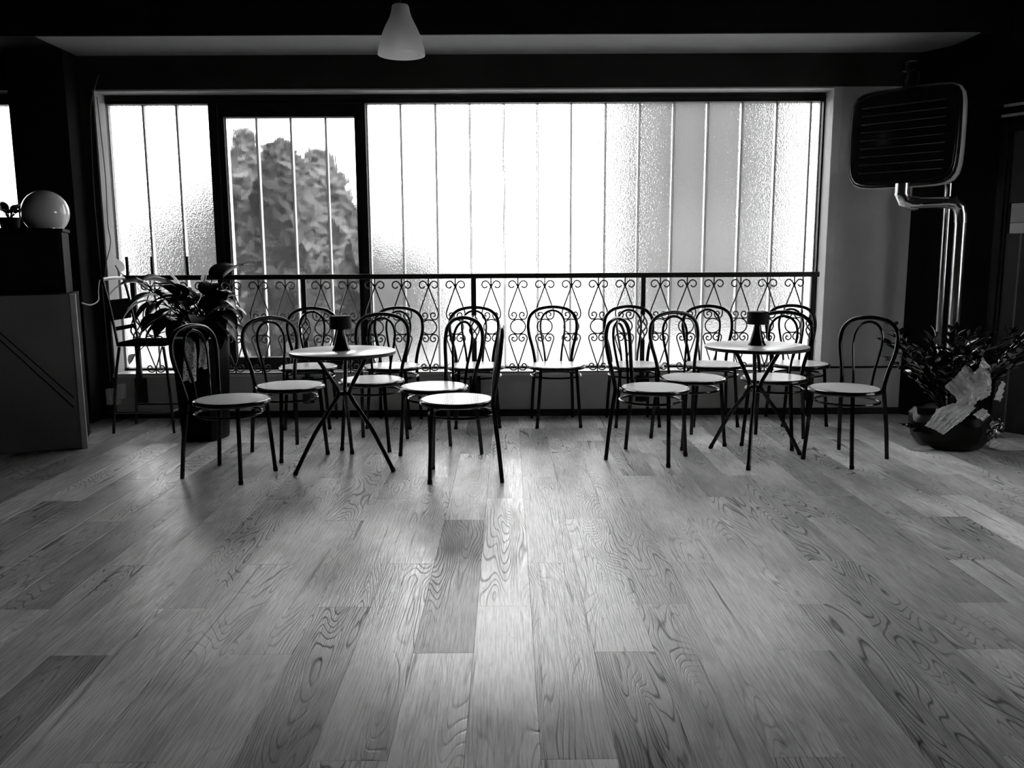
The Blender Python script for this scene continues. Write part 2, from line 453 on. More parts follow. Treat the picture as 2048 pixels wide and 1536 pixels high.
# ------------------------------------------------------------------ windows
def pane_mesh(w, z0, z1, gm, d=.06, t=.006):
    mb = MB(); h = w/2-.0015
    mb.box(-h, h, 0, t, z0, z1, 0)
    mb.box(-h, -h+t, t, d, z0, z1, 1); mb.box(h-t, h, t, d, z0, z1, 1)
    return mb.mesh('pane', [gm, M['flange']])
win1 = sempty('window_1', 'wide window of upright textured glass channels with a dark opening sash', (0, GY, 0))
K = 1.003
bays = [([-3.15, -2.87, -2.607, -2.336], .385, 2.478, 'glass'), ([-2.222, -1.982, -1.711, -1.435, -1.199], .468, 2.372, 'glass_sash'),
        ([-1.109, -.841, -.565, -.294, -.025, .243, .511, .783, 1.052, 1.324, 1.593, 1.866, 2.139, 2.408, 2.487], .385, 2.472, 'glass')]
for xs, z0, z1, gm in bays:
    for a, b in zip(xs[:-1], xs[1:]):
        a *= K; b *= K
        put('pane', pane_mesh(b-a, z0, z1, M[gm]), win1, ((a+b)/2, 0, 0))
def bar(name, x0, x1, z0, z1, y0=-.05, y1=.05, m='frame', par=win1):
    return MB().box(x0*K, x1*K, y0, y1, z0, z1).build(name, M[m], par, bevel=.003)
bar('head_frame', -3.15, 2.51, 2.472, 2.538)
bar('head_bead', -3.15, 2.51, 2.497, 2.505, -.062, -.05)
bar('bottom_frame', -3.15, 2.51, OZ0-.0, .385)
bar('jamb', 2.487, 2.511, .385, 2.472, -.05, .05)
bar('jamb', -3.152, -3.146, .385, 2.472, -.05, .05)
bar('mullion', -2.336, -2.27, .385, 2.472, -.06, .05)
bar('mullion', -1.165, -1.109, .385, 2.472, -.06, .05)
bar('sash_stile', -2.268, -2.222, .39, 2.472, -.045, .045)
bar('sash_stile', -1.199, -1.167, .39, 2.472, -.045, .045)
bar('sash_rail', -2.222, -1.199, 2.372, 2.472, -.045, .045)
bar('sash_rail', -2.222, -1.199, .386, .468, -.045, .045)
bar('glazing_bead', -2.214, -2.206, .468, 2.372, -.03, -.008, 'chrome')
MB().box(OX0, OX1, WY-.03, GY-.05, OZ0-.03, OZ0).build('window_sill', M['sill'], None, bevel=.004)
sl = bpy.data.objects['window_sill']; sl.parent = win1; sl.location = (0, -GY, 0)

win2 = sempty('window_2', 'side window of upright textured glass channels behind the counter', (0, GY, 0))
xx = -3.62
while xx > -5.2:
    put('pane', pane_mesh(.27, .385, 2.478, M['glass']), win2, (xx-.135, 0, 0)); xx -= .272
bar('head_frame', W2X0/K, W2X1/K, 2.472, 2.55, par=win2)
bar('bottom_frame', W2X0/K, W2X1/K, .365, .385, par=win2)

win3 = sempty('window_3', 'small side window in the right-hand wall', (XR+.1, (W3[0]+W3[1])/2, 0))
hw = (W3[1]-W3[0])/2
for y0, y1 in ((-hw+.04, -.02), (.02, hw-.04)):
    MB().box(0, .006, y0, y1, W3[2]+.04, W3[3]-.04).build('pane', M['glass'], win3)
for y0, y1, z0, z1 in ((-hw, -hw+.04, W3[2], W3[3]), (hw-.04, hw, W3[2], W3[3]), (-.02, .02, W3[2], W3[3]), (-hw, hw, W3[2], W3[2]+.04), (-hw, hw, W3[3]-.04, W3[3])):
    MB().box(-.03, .04, y0, y1, z0, z1).build('frame_bar', M['frame'], win3, bevel=.003)

# ------------------------------------------------------------------ outside
struct(MB().box(-30, 30, -8, 45, -.45, -.25).build('ground', M['yard']), 'concrete yard outside the window')
def tree(x, y, h, rx, label, n=1500, seed=1, sz=.16):
    rnd = random.Random(seed)
    t = thing('garden_tree', label, 'tree', (x, y, -.25), 0, 'trees outside the window')
    MB().tube([(0,0,0), (.03,.02,h*.4), (0,.03,h*.85)], [.09, .06, .02], 8).build('trunk', M['trunk'], t, True)
    mb = MB()
    for i in range(n):
        u = rnd.random(); a = rnd.random()*2*PI; s = rnd.random()**.45
        zz = h*(.08+.92*u); prof = math.sin(PI*min(1, (.16+.84*u)))**.6 if u < .97 else .25
        lump = 1+.22*math.sin(5*a+7*u*3)
        r = rx*prof*s*lump
        c = Vector((r*math.cos(a), r*math.sin(a), zz))
        d = Vector((rnd.gauss(0,1), rnd.gauss(0,1), rnd.gauss(0,1))).normalized(); e = d.orthogonal().normalized()*sz*.45; d = d*sz*rnd.uniform(.6, 1.2)
        mb.add([c-d, c+e, c+d, c-e], [(0,1,2,3)])
    o = mb.build('foliage', M['tree'], t); o['kind'] = 'stuff'
    return t
tree(-3.70, 12.2, 3.25, .42, 'tallest slim tree outside, behind the opening sash', seed=1)
tree(-2.72, 10.4, 2.85, .50, 'dense dark tree outside, in front of the tallest slim tree', 1900, seed=2)
tree(-2.97, 13.6, 3.15, .68, 'broad dark tree outside, behind the middle of the opening sash', 1900, seed=3)
tree(-1.84, 11.3, 1.95, .45, 'low bush outside, at the foot of the broad dark tree', 1200, seed=4)
tree(-6.36, 15.2, 2.6, .80, 'broad tree outside, low behind the glass over the slatted stool', 1700, seed=8)
tree(-4.80, 13.6, 2.95, .62, 'tree outside, blurred behind the glass above the leafy planter', 1500, seed=5)
tree(-1.40, 12.9, 1.95, .60, 'rounded low bush outside, blurred behind the fixed glass beside the sash', 1300, seed=6)
cnp = struct(MB().box(-7.5, -1.55, WY+.25, 10.1, 3.08, 3.26).build('sky_blocker', M['blocker_pale']), 'added slab outside over the sash, keeping high sky off the floor')  # added, unseen: blocks high sky so the left floor darkens
def house(x0, x1, y0, y1, h, ridge, label, m):
    t = thing('far_building', label, 'building', ((x0+x1)/2, y0, -.25), 0)
    w = (x1-x0)/2; d = y1-y0
    mb = MB(); mb.box(-w, w, 0, d, 0, h)
    xr = w*.05
    mb.add([(-w,0,h), (w,0,h), (xr,0,ridge), (-w,d,h), (w,d,h), (xr,d,ridge)], [(0,1,2), (5,4,3)])
    mb.build('walls', M[m], t)
    rb = MB(); rb.add([(-w-.2,-.2,h-.05), (xr,-.2,ridge+.06), (xr,d+.2,ridge+.06), (-w-.2,d+.2,h-.05), (w+.2,-.2,h-.05), (w+.2,d+.2,h-.05)], [(0,1,2,3), (1,4,5,2)])
    rb.build('roof', M['roof'], t)
    for wx in (-.35, .35):
        MB().box(w*wx-.4, w*wx+.4, -.03, .05, 1.2, 2.3).build('window', M['pane_far'], t)
    return t
house(2.0, 5.55, 15.5, 20, 6.2, 7.4, 'grey gabled building outside, blurred behind the hammered glass', 'facade')

# ------------------------------------------------------------------ railing
RY = 6.648
def zr(y): return .3699 + (743-y)*(1.1058-.3699)/(743-557)
SC = .003957
rail = thing('balcony_railing', 'black wrought iron railing with scroll panels in front of the wide window', 'railing', (0, RY, 0))
MB().box(-3.015, 2.447, -.022, .022, 1.107, 1.146).build('handrail', M['iron'], rail, bevel=.005)
MB().box(-2.95, 2.41, -.005, .005, .362, .370).build('bottom_rail', M['iron'], rail)
POSTS = [-2.94, -1.604, -.267, 1.066, 2.404]
def basket_mesh():
    mb = MB()
    for k in range(4):
        for sgn in (1,):
            pts = []
            for i in range(17):
                t = i/16; a = k*PI/2 + sgn*t*PI*1.35; r = .006+.034*math.sin(PI*t)
                pts.append((r*math.cos(a), r*math.sin(a), .105*2*(t-.5)))
            mb.tube(pts, .0062, 6)
    mb.lathe([(.001,-.122),(.02,-.12),(.02,-.105),(.001,-.1)], 12); mb.lathe([(.001,.1),(.02,.105),(.02,.12),(.001,.122)], 12)
    return mb.mesh('basket', M['iron'], True)
bm_ = basket_mesh()
zb = zr(655)
for i, x in enumerate(POSTS):
    h = .018
    mb = MB(); mb.box(x-h, x+h, -.016, .016, .12, zb-.10); mb.box(x-h, x+h, -.016, .016, zb+.10, 1.108)
    po = mb.build('post', M['iron'], rail, bevel=.003)
    put('basket', bm_, po, (x, 0, zb))
    MB().box(x-.045, x+.045, .0, .024, .12, .33).build('bracket', M['iron'], po, bevel=.004)
U1 = [(7.5,571.5),(10,574.5),(13.5,575),(17,572.6),(18.3,568.5),(16.5,564),(12,561.7),(7.6,562.4),(4.6,565.4),(2.2,569.5),(.9,573.5),(2.6,579),(9,596.5),(16,615.5),(18,622),(18.6,628),(16.8,634.5),(12.5,638),(7.5,637.4),(4,634),(3,629.5),(4.6,625.8),(7.8,624.4),(11,625.4),(12.4,628),(11.4,631),(8.8,631.2)]
U2 = [(8.2,676.2),(9.4,674.2),(11.4,674.8),(12.4,677.4),(11,680.6),(7.4,682),(3.6,680.2),(1.6,676),(2.8,671.4),(6.2,668.4),(10.6,667.8),(15,669.6),(17.8,673.2),(18.2,677.5),(16.6,683),(9.5,705),(3.2,724),(.9,730),(1.6,735),(5,739.4),(9.6,740.6),(14.2,738.8),(17,734.4),(16,729.6),(12.2,727.4),(8.8,728.8),(8,731.6),(10,733.4)]
def strand(lst, s): return spline([(s*u*SC, 0, zr(y)) for u, y in lst], 4)
def upper_mesh():
    mb = MB()
    for s in (1, -1): mb.tube(strand(U1, s), .0054, 6)
    mb.tube([(0,0,zr(556)), (0,0,zr(574))], .0054, 6)
    return mb.mesh('upper_scroll', M['iron'], True)
def lower_mesh():
    mb = MB()
    for s in (1, -1): mb.tube(strand(U2, s), .0054, 6)
    mb.tube([(0,0,zr(728)), (0,0,zr(744))], .0054, 6)
    return mb.mesh('lower_scroll', M['iron'], True)
um, lm = upper_mesh(), lower_mesh()
rm = MB().tube([(15*SC*math.cos(a*PI/16), 0, zr(652.8)+14.6*SC*math.sin(a*PI/16)) for a in range(32)], .0054, 6, closed=True).mesh('ring', M['iron'], True)
for p in range(4):
    for k in range(6):
        x = POSTS[p] + .135 + k*.2112
        put('upper_scroll', um, rail, (x, 0, 0)); put('ring', rm, rail, (x, 0, 0)); put('lower_scroll', lm, rail, (x, 0, 0))
for x in (-2.975, -2.78, -2.505):
    MB().box(x-.009, x+.009, -.009, .009, 1.14, 1.29).build('stub_rod', M['iron'], rail)

# ------------------------------------------------------------------ bistro chairs
def make_chair():
    c = thing('bistro_chair', 'x', 'chair', (0,0,0), 0, 'black bistro chairs with white cane seats')
    SR = .208
    mb = MB(); prof = []
    def seat(u, v):
        r = SR*.975*u; a = 2*PI*v
        return (r*math.cos(a), r*math.sin(a), .4635-.006*(1-u*u))
    mb.grid(seat, 8, 40); mb.lathe([(.001,.449),(SR*.97,.449),(SR*.975,.4635)], 40)
    mb.build('seat', M['cane'], c, True)
    MB().tube(ringpts(SR, .449, 44), .0145, 8, closed=True).build('seat_rim', M['black_metal'], c, True)
    # outer hoop running on into the rear legs
    half = [(.165,.255,.0),(.158,.236,.20),(.147,.214,.38),(.143,.207,.46),(.158,.222,.56),(.183,.238,.66),(.192,.248,.74),(.178,.256,.81),(.130,.262,.858),(.065,.265,.878),(0,.266,.884)]
    pts = half + [(-x,y,z) for x,y,z in half[-2::-1]]
    MB().tube(spline(pts, 5), .0128, 10).build('back_frame', M['black_metal'], c, True)
    ih = [(.060,.203,.445),(.070,.212,.55),(.088,.228,.66),(.096,.240,.74),(.084,.249,.80),(.050,.256,.842),(0,.259,.857)]
    pts = ih + [(-x,y,z) for x,y,z in ih[-2::-1]]
    MB().tube(spline(pts, 5), .0088, 8).build('inner_hoop', M['black_metal'], c, True)
    for s in (1, -1):
        lg = MB().tube(spline([(s*.165,-.158,0),(s*.150,-.150,.2),(s*.138,-.142,.38),(s*.134,-.138,.442)], 4), .0125, 10).build('leg', M['black_metal'], c, True)
        MB().tube([(s*.1655,-.158,0.0),(s*.164,-.157,.022)], .0142, 10).build('foot_cap', M['black'], lg, True)
    MB().tube(ringpts(.192, .378, 44, (0, .028)), .0078, 8, closed=True).build('stretcher_ring', M['black_metal'], c, True)
    return c
chair0 = make_chair()
def ch(x, y, a): return (x-.047*math.cos(math.radians(a)), y-.047*math.sin(math.radians(a)), a)
CH = [
 (*ch(-1.663,4.878,160), 'bistro chair in front of the black leafy planter, side-on, its hoop overlapping the dotted ribbon'),
 (*ch(-1.446,5.423,132), 'bistro chair between the leafy planter side and the round table, turned towards that table'),
 (-1.52,6.345,94, 'bistro chair against the railing in front of the opening sash, behind a round table'),
 (*ch(-.917,5.669,80), 'bistro chair tucked close behind the round table that is nearer the leafy planter'),
 (-.885,6.345,84, 'bistro chair against the railing beside the sash edge, behind the tucked-in table chair'),
 (-.245,6.345,95, 'bistro chair against the railing post, behind two chairs turned towards the planter-side table'),
 (*ch(-.441,5.344,42), 'bistro chair turned diagonally to the planter-side table, behind a chair seen edge-on'),
 (*ch(-.252,4.819,2), 'bistro chair seen exactly side-on with its hoop edge-on, out on the open floor'),
 (.367,6.345,94, 'lone bistro chair standing free against the railing between the two chair groups'),
 (.962,6.345,93, 'bistro chair against the railing basket post, behind the side-turned chair of the heater-side table'),
 (*ch(.878,5.233,150), 'bistro chair turned sideways to the heater-side table, with the narrow slanted hoop'),
 (*ch(1.234,5.682,110), 'bistro chair angled behind the side-turned chair, nearest neighbour of the heater-side table'),
 (1.56,6.345,88, 'bistro chair against the railing, half hidden behind the heater-side round table'),
 (2.225,6.345,90, 'bistro chair against the end of the railing beside the bare wall'),
 (*ch(1.823,5.662,61), 'bistro chair pushed up behind the heater-side table, its hoop doubled by one behind'),
 (*ch(2.125,5.17,38), 'bistro chair standing clear in front of the bare wall beside the wrapped plant'),
]
for i, (x, y, a, lab) in enumerate(CH):
    o = chair0 if i == 0 else copy_tree(chair0)
    o.location = (x, y, 0); o.rotation_euler = (0, 0, math.radians(a-90)); o['label'] = lab

# ------------------------------------------------------------------ tables and their lamps
def make_table(loc, azs, label):
    t = thing('bistro_table', label, 'table', loc, 0, 'round bistro tables')
    R = .318
    top = MB().lathe([(.001,.72),(R-.004,.72),(R-.002,.7185)], 64).build('table_top', M['tabletop'], t, True)
    MB().lathe([(R-.002,.7185),(R,.716),(R,.702),(R-.004,.698),(.001,.698)], 64).build('edge_band', M['edge'], top, True)
    for a in azs:
        a = math.radians(a); ca, sa = math.cos(a), math.sin(a)
        rz = [(.335,.0),(.20,.235),(.075,.40),(.042,.45),(.040,.475),(.062,.52),(.175,.698)]
        pts = spline([(r*ca, r*sa, z+.008) if z == 0 else (r*ca, r*sa, z) for r, z in rz], 5)
        l = MB().tube(pts, .0125, 10).build('leg', M['black_metal'], t, True)
        MB().tube([(.338*ca,.338*sa,.0),(.326*ca,.326*sa,.026)], .0145, 10).build('foot_cap', M['black'], l, True)
    MB().lathe([(.001,.448),(.03,.448),(.034,.453),(.034,.466),(.03,.471),(.001,.471)], 20).build('hub', M['black_metal'], t, True)
    MB().lathe([(.001,.69),(.20,.69),(.20,.6985)], 32).build('top_plate', M['black_metal'], t, True)
    return t
make_table((-1.0, 5.057, 0), (217, -24, 95), 'round white bistro table with splayed black legs, nearer the leafy planter')
make_table((1.553, 5.22, 0), (127, 250, 12), 'round white bistro table with splayed black legs, nearer the wrapped plant')
def make_lamp(loc, label):
    l = thing('table_lamp', label, 'lamp', loc, 0, 'small cordless table lamps')
    MB().lathe([(.001,0),(.056,0),(.056,.004),(.047,.02),(.036,.055),(.026,.095),(.019,.135),(.001,.135)], 32).build('base', M['black_metal'], l, True)
    MB().lathe([(.001,.131),(.062,.131),(.066,.135),(.066,.204),(.062,.21),(.001,.212)], 40).build('shade', M['black'], l, True)
    MB().lathe([(.001,.208),(.012,.212),(.012,.2135),(.001,.214)], 16).build('touch_button', M['black_metal'], l, True)
    return l
make_lamp((-1.012, 5.075, .72), 'small black cone lamp with drum shade on the planter-side table')
make_lamp((1.56, 5.24, .72), 'small black cone lamp with drum shade on the table nearer the wrapped plant')

# ------------------------------------------------------------------ pendant lamp
pd = thing('pendant_lamp', 'white bell-shaped pendant lamp hanging on a thin cord', 'lamp', (-.59, 4.95, 2.40))
prof = [(.133,0),(.131,.02),(.125,.05),(.116,.082),(.104,.115),(.088,.15),(.072,.18),(.060,.205),(.052,.232),(.048,.255),(.044,.265),(.012,.268)]
inn = [(r-.004, z) for r, z in prof[:-2]]
o = MB().lathe(prof+[], 48).lathe(inn[::-1]+[], 48).lathe([(.133,0),(.129,0)], 48).build('shade', M['pendant'], pd, True)
MB().tube([(0,0,.262),(0,0,CEIL-2.40)], .0028, 8).build('cord', M['cable_dark'], pd, True)
MB().lathe([(.001,.19),(.022,.19),(.022,.262),(.001,.264)], 16).build('lamp_holder', M['white_plastic'], pd, True)
MB().lathe([(.001,CEIL-2.402),(.05,CEIL-2.402),(.05,CEIL-2.43),(.001,CEIL-2.45)], 24).build('ceiling_rose', M['white_plastic'], pd, True)
pd.rotation_euler = (0, 0, 0)

# ------------------------------------------------------------------ counter with globe lamp
ct = thing('bar_counter', 'dark grey bar counter with two diagonal grooves and a pale edge', 'counter', (-2.902, 5.602, 0), math.radians(21.1))
MB().box(-2.0, .0, .02, .55, 0, 1.02).build('body', M['black'], ct)
fp = MB().box(-2.0, .0, 0, .02, .004, 1.043).build('front_panel', M['counter'], ct, bevel=.002)
MB().box(.0, .034, -.004, .035, 0, 1.046).build('edge_trim', M['counter_edge'], ct, bevel=.002)
for (x0, z0), (x1, z1) in (((-.42,.807),(-.026,.354)), ((-.424,.7586),(-.031,.289))):
    dx, dz = x1-x0, z1-z0; x0 -= dx*1.0; z0 -= dz*.0; 
    # carry on the same slope past the frame
    x0, z0 = x1-dx*1.45, z1-dz*1.45
    MB().tube([(x0,-.0008,z0),(x1,-.0008,z1)], .0035, 6).build('groove', M['groove'], fp)
MB().box(-2.0, .0, .02, .56, 1.02, 1.046).build('counter_top', M['black'], ct, bevel=.003)
cb = thing('display_cabinet', 'black cabinet standing on the bar counter under the globe lamp', 'cabinet', (-2.902, 5.602, 1.0465), math.radians(21.1))
MB().box(-1.9, -.03, .12, .5, 0, .41).build('carcass', M['black'], cb, bevel=.004)
MB().box(-1.92, -.02, .10, .52, .41, .432).build('top_board', M['black'], cb, bevel=.003)
for k in range(3): MB().box(-1.88+k*.615, -1.28+k*.615, .112, .12, .02, .39).build('door', M['black'], cb, bevel=.002)
gl = thing('globe_lamp', 'pale opal glass globe lamp on the black cabinet', 'lamp', (-3.12, 5.80, 1.4785))
gp = []
for i in range(29):
    a = PI/2 - i/28*(PI/2+.81); gp.append((max(.001, .148*math.cos(a)), .108+.148*math.sin(a)*1.0))
MB().lathe(gp, 48).build('globe', M['globe'], gl, True)
MB().lathe([(.001,0),(.105,0),(.105,.006),(.001,.006)], 40).build('base_ring', M['chrome'], gl, True)

def blade(mb, base, direction, length, width, droop, fold=.25, up=None, n=9, tw=0.0, tip=1.0):
    """a pointed leaf blade with a folded midrib, bending down along its length"""
    d = Vector(direction).normalized(); p = Vector(base)
    side = d.cross(Vector((0,0,1)));
    if side.length < .05: side = Vector((1,0,0))
    side.normalize()
    if tw: side = Matrix.Rotation(tw, 3, d) @ side
    vs = []
    for i in range(n+1):
        t = i/n
        w = width*.5*(math.sin(PI*min(1, t**.72)))**.8*(1-.0*t) if 0 < t < 1 else .0006
        nr = side.cross(d).normalized()
        vs += [p-side*w+nr*w*fold, p, p+side*w+nr*w*fold]
        d = (d+Vector((0,0,-droop/n))).normalized(); p = p+d*(length/n)
    fs = []
    for i in range(n):
        a = i*3; fs += [(a, a+1, a+4, a+3), (a+1, a+2, a+5, a+4)]
    mb.add(vs, fs)
    return p

cp = thing('potted_houseplant', 'small dark leafy plant on the black cabinet beside the globe lamp', 'plant', (-3.415, 5.885, 1.4785))
cp.scale = (.92, .92, 1.15)
MB().lathe([(.001,0),(.06,0),(.075,.07),(.078,.07),(.07,.066),(.001,.06)], 24).build('pot', M['planter'], cp, True)
for i in range(14):
    a = i*2.4; e = .5+.45*((i*37) % 10)/10
    mb = MB(); dirv = (math.cos(a)*math.cos(e), math.sin(a)*math.cos(e), math.sin(e))
    mb.tube([(0,0,.06), (dirv[0]*.05, dirv[1]*.05, .06+dirv[2]*.06)], .003, 5)
    blade(mb, (dirv[0]*.05, dirv[1]*.05, .06+dirv[2]*.06), dirv, .10+.05*((i*13) % 7)/7, .05, .7)
    mb.build('leaf', M['leaf'], cp, True)
mb = MB(); blade(mb, (0,0,.09), (-.9,-.2,.55), .26, .02, .3); mb.build('leaf', M['leaf'], cp, True)

# ------------------------------------------------------------------ cables and sockets by the pier
def cable(name, pts, r, m, label):
    return tag(MB().tube(spline(pts, 6), r, 6).build(name, m, None, True), label, 'cable')
cable('wall_cable', [(-3.10,6.68,2.66),(-3.17,6.68,2.46),(-3.185,6.68,2.30),(-3.20,6.68,1.96),(-3.205,6.68,1.65),(-3.20,6.68,1.30),(-3.195,6.68,.8),(-3.19,6.68,.3)], .004, M['cable_dark'], 'thin grey cable clipped down the wall between pier and window')
cable('wall_cable', [(-3.135,6.70,2.50),(-3.135,6.72,2.25),(-3.13,6.73,1.9),(-3.135,6.72,1.55),(-3.12,6.71,1.40),(-3.16,6.675,1.2),(-3.17,6.675,1.0)], .004, M['cable_dark'], 'loose grey cable hanging in the window reveal')
cable('counter_cable', [(-2.90,5.75,.98),(-2.94,5.95,.955),(-3.03,6.25,.97),(-3.12,6.45,1.03),(-3.18,6.60,1.10),(-3.21,6.676,1.11)], .005, M['cable'], 'pale cable sagging from the counter to the wall')
pw = thing('power_strip', 'white socket block with plugged adapter low on the wall', 'socket', (-3.14, 6.66, .12))
MB().box(-.075, .02, -.03, .028, 0, .13).build('socket_block', M['white_plastic'], pw, bevel=.006)
MB().box(.022, .07, -.05, .028, .05, .165).build('adapter', M['white_plastic'], pw, bevel=.006)
MB().box(-.06, -.03, -.05, -.03, .04, .09).build('plug', M['white_plastic'], pw, bevel=.004)

# ------------------------------------------------------------------ bar stool
st = thing('bar_stool', 'black high stool with slatted backrest beside the counter, behind the leafy planter', 'stool', (-2.68, 6.22, 0), 0)
def stube(name, pts, r, par=st): return MB().tube(spline(pts, 5), r, 8).build(name, M['stool'], par, True)
SX0, SX1, SY0, SY1, SZ = -.165, .175, -.12, .24, .655
MB().box(SX0-.01, SX1+.01, SY0, SY1, SZ-.012, SZ+.018).build('seat', M['stool_seat'], st, bevel=.01)
for y, f in ((SY0+.01, -1), (SY1-.01, 1)):
    stube('leg', [(SX0+.01, y, SZ-.015), (SX0-.03, y+f*.01, .4), (SX0-.07, y+f*.02, 0)], .011)
    stube('leg', [(SX1-.01, y, SZ-.015), (SX1+.015, y+f*.01, .4), (SX1+.035, y+f*.02, 0)], .011)
    stube('back_post', [(SX0, y, SZ-.005), (SX0-.012, y, .75), (SX0-.04, y, .95), (SX0-.075, y, 1.13)], .010)
    stube('foot_rest', [(SX0-.05, y+f*.017, .155), (SX1+.028, y+f*.017, .155)], .008)
stube('foot_rest', [(SX1+.028, SY0-.007, .155), (SX1+.028, SY1+.007, .155)], .008)
stube('top_bar', [(SX0-.075, SY0+.01, 1.13), (SX0-.078, .06, 1.133), (SX0-.075, SY1-.01, 1.13)], .012)
for z0, z1, x in ((.83,.98,-.205), (.755,.785,-.18)):
    MB().box(x-.008, x+.006, SY0+.015, SY1-.015, z0, z1).build('slat', M['stool_seat'], st, bevel=.004)

# ------------------------------------------------------------------ peace lily in a tall planter
pl = thing('potted_peace_lily', 'peace lily with big arching leaves in a tall black planter', 'plant', (-2.175, 5.93, 0))
def sq(w, n=6, k=5.0):
    out = []
    for i in range(4*n):
        a = 2*PI*i/(4*n)+PI/4; ca, sa = math.cos(a), math.sin(a)
        r = w/((abs(ca)**k+abs(sa)**k)**(1/k)); out.append((r*ca, r*sa))
    return out
mb = MB(); rows = [(.130,0),(.134,.01),(.163,.76),(.168,.765),(.168,.785),(.158,.785),(.152,.74)]
vs = []; N4 = 24
for w, z in rows: vs += [(x, y, z) for x, y in sq(w)]
fs = [tuple(range(N4-1, -1, -1))]+[(i*N4+j, i*N4+(j+1) % N4, (i+1)*N4+(j+1) % N4, (i+1)*N4+j) for i in range(len(rows)-1) for j in range(N4)]
mb.add(vs, fs); pb = mb.build('planter', M['planter'], pl, True, rz=math.radians(-14))
mb = MB(); mb.add([(x, y, .745) for x, y in sq(.155)], [tuple(range(N4))]); mb.build('soil', M['soil'], pl, rz=math.radians(-14))
rnd = random.Random(11)
def lily_leaf(az, el, pet, ln, wd, droop, tw=0.0, base=None):
    a = math.radians(az); e = math.radians(el)
    b = base or (rnd.uniform(-.06,.06), rnd.uniform(-.06,.06), .745)
    d = Vector((math.cos(a)*math.cos(e), math.sin(a)*math.cos(e), math.sin(e)))
    tip = Vector(b)+d*pet; mid = Vector(b)+(d*.9+Vector((0,0,.28)))*pet*.5
    mb = MB(); pp = spline([b, mid, tip], 4); mb.tube(pp, .0035, 5)
    dd = (pp[-1]-pp[-2]).normalized()
    blade(mb, tip, dd+Vector((0,0,-.25)), ln, wd, droop, .22, n=10, tw=tw)
    return mb.build('leaf', M['leaf'], pl, True)
for i in range(72):
    az = i*137.5 + rnd.uniform(-15,15)
    k = .5+.5*math.cos(math.radians(az-175))      # grows further towards the window side
    el = rnd.uniform(22, 78)
    lily_leaf(az, el, rnd.uniform(.14,.24)+.10*k, rnd.uniform(.18,.26), rnd.uniform(.09,.14), rnd.uniform(.9,1.9), rnd.uniform(-.4,.4))
for az, el, pet, ln, wd, dr, tw in ((165,62,.40,.26,.13,1.3,.3),(190,52,.46,.27,.13,1.6,-.3),(60,72,.40,.24,.11,1.2,.5),(20,68,.42,.25,.11,1.0,.2),(200,38,.40,.26,.12,1.7,0),(178,48,.36,.28,.13,1.4,.2),(230,50,.30,.25,.11,1.8,0),(330,45,.22,.22,.11,2.0,.2),(300,40,.22,.20,.10,1.9,-.2),(10,40,.2,.2,.1,1.8,.2),(345,58,.28,.22,.11,1.8,0),(155,30,.34,.24,.11,1.5,.2),(185,22,.3,.24,.11,1.3,0)):
    lily_leaf(az, el, pet, ln, wd, dr, tw)
def spathe(tip, base, ln=.13, wd=.075, dirv=(-.3,-.3,.9)):
    mb = MB(); pp = spline([base, (Vector(base)+Vector(tip))*.5+Vector((0,0,.06)), tip], 5); mb.tube(pp, .003, 5)
    s = mb.build('flower_stem', M['leaf'], pl, True)
    m2 = MB(); blade(m2, tip, dirv, ln, wd, -.3, .8, n=8); m2.build('spathe', M['spathe'], s, True)
    m3 = MB(); d = Vector(dirv).normalized(); m3.tube([Vector(tip)+d*.005+Vector((0,-.012,0)), Vector(tip)+d*.06+Vector((0,-.014,0))], [.006,.004], 6); m3.build('spadix', M['paper'], s, True)
spathe((-.60,.15,.43+.745), (-.05,.0,.75), .12, .085, (-.25,-.35,.9))
spathe((-.33,-.05,.32+.745), (-.03,.0,.75), .11, .06, (-.5,-.3,.6))
spathe((.07,-.05,.36+.745), (.02,.0,.75), .10, .05, (.3,-.2,.8))
spathe((-.42,-.10,.62), (-.08,-.05,.78), .09, .06, (-.2,-.4,-.7))
def tail(x, y, z0, z1, w, par):
    mb = MB()
    mb.grid(lambda u, v: (x+(v-.5)*w+.006*math.sin(u*5), y-.010*math.sin(v*9+u*2)-.012*u, z0+(z1-z0)*u+.008*math.sin(v*7)*u), 10, 8)
    o = mb.build('ribbon_tail', M['ribbon'], par, True)
    so = o.modifiers.new('cloth', 'SOLIDIFY'); so.thickness = .002
rb = MB(); rb.tube([(x*1.02, y*1.02, .735) for x, y in sq(.166)], .008, 6, closed=True)
rbo = rb.build('ribbon', M['ribbon'], pl, True, rz=math.radians(-14))
tail(-.005, -.205, .73, .44, .085, pl); tail(.09, -.195, .735, .53, .06, pl)

# ------------------------------------------------------------------ heater and its flue
ht = thing('wall_heater', 'dark rounded wall heater with highlights coloured onto its rims high beside the window', 'heater', (2.895, 6.26, 2.105), math.radians(-44))
def rrect(w, h, k=7.5, n=64, bul=.0):
    out = []
    for i in range(n):
        a = 2*PI*i/n; ca, sa = math.cos(a), math.sin(a)
        r = 1/((abs(ca)**k+abs(sa)**k)**(1/k)); x, z = r*ca, r*sa
        out.append((x*w*(1-.05*z*z*(.6+.4*(-z))), z*h*(1-.02*x*x)))
    return out
def shell(name, rows, m, par, cap=True):
    mb = MB(); vs = []; n = 64
    for s, y in rows: vs += [(x, y, z) for x, z in rrect(.385*s, .345*(1-(1-s)*1.17))]
    fs = [(i*n+j, (i+1)*n+j, (i+1)*n+(j+1) % n, i*n+(j+1) % n) for i in range(len(rows)-1) for j in range(n)]
    if cap: fs += [tuple(range(n)), tuple(range(len(rows)*n-1, (len(rows)-1)*n-1, -1))]
    mb.add(vs, fs); return mb.build(name, m, par, True)
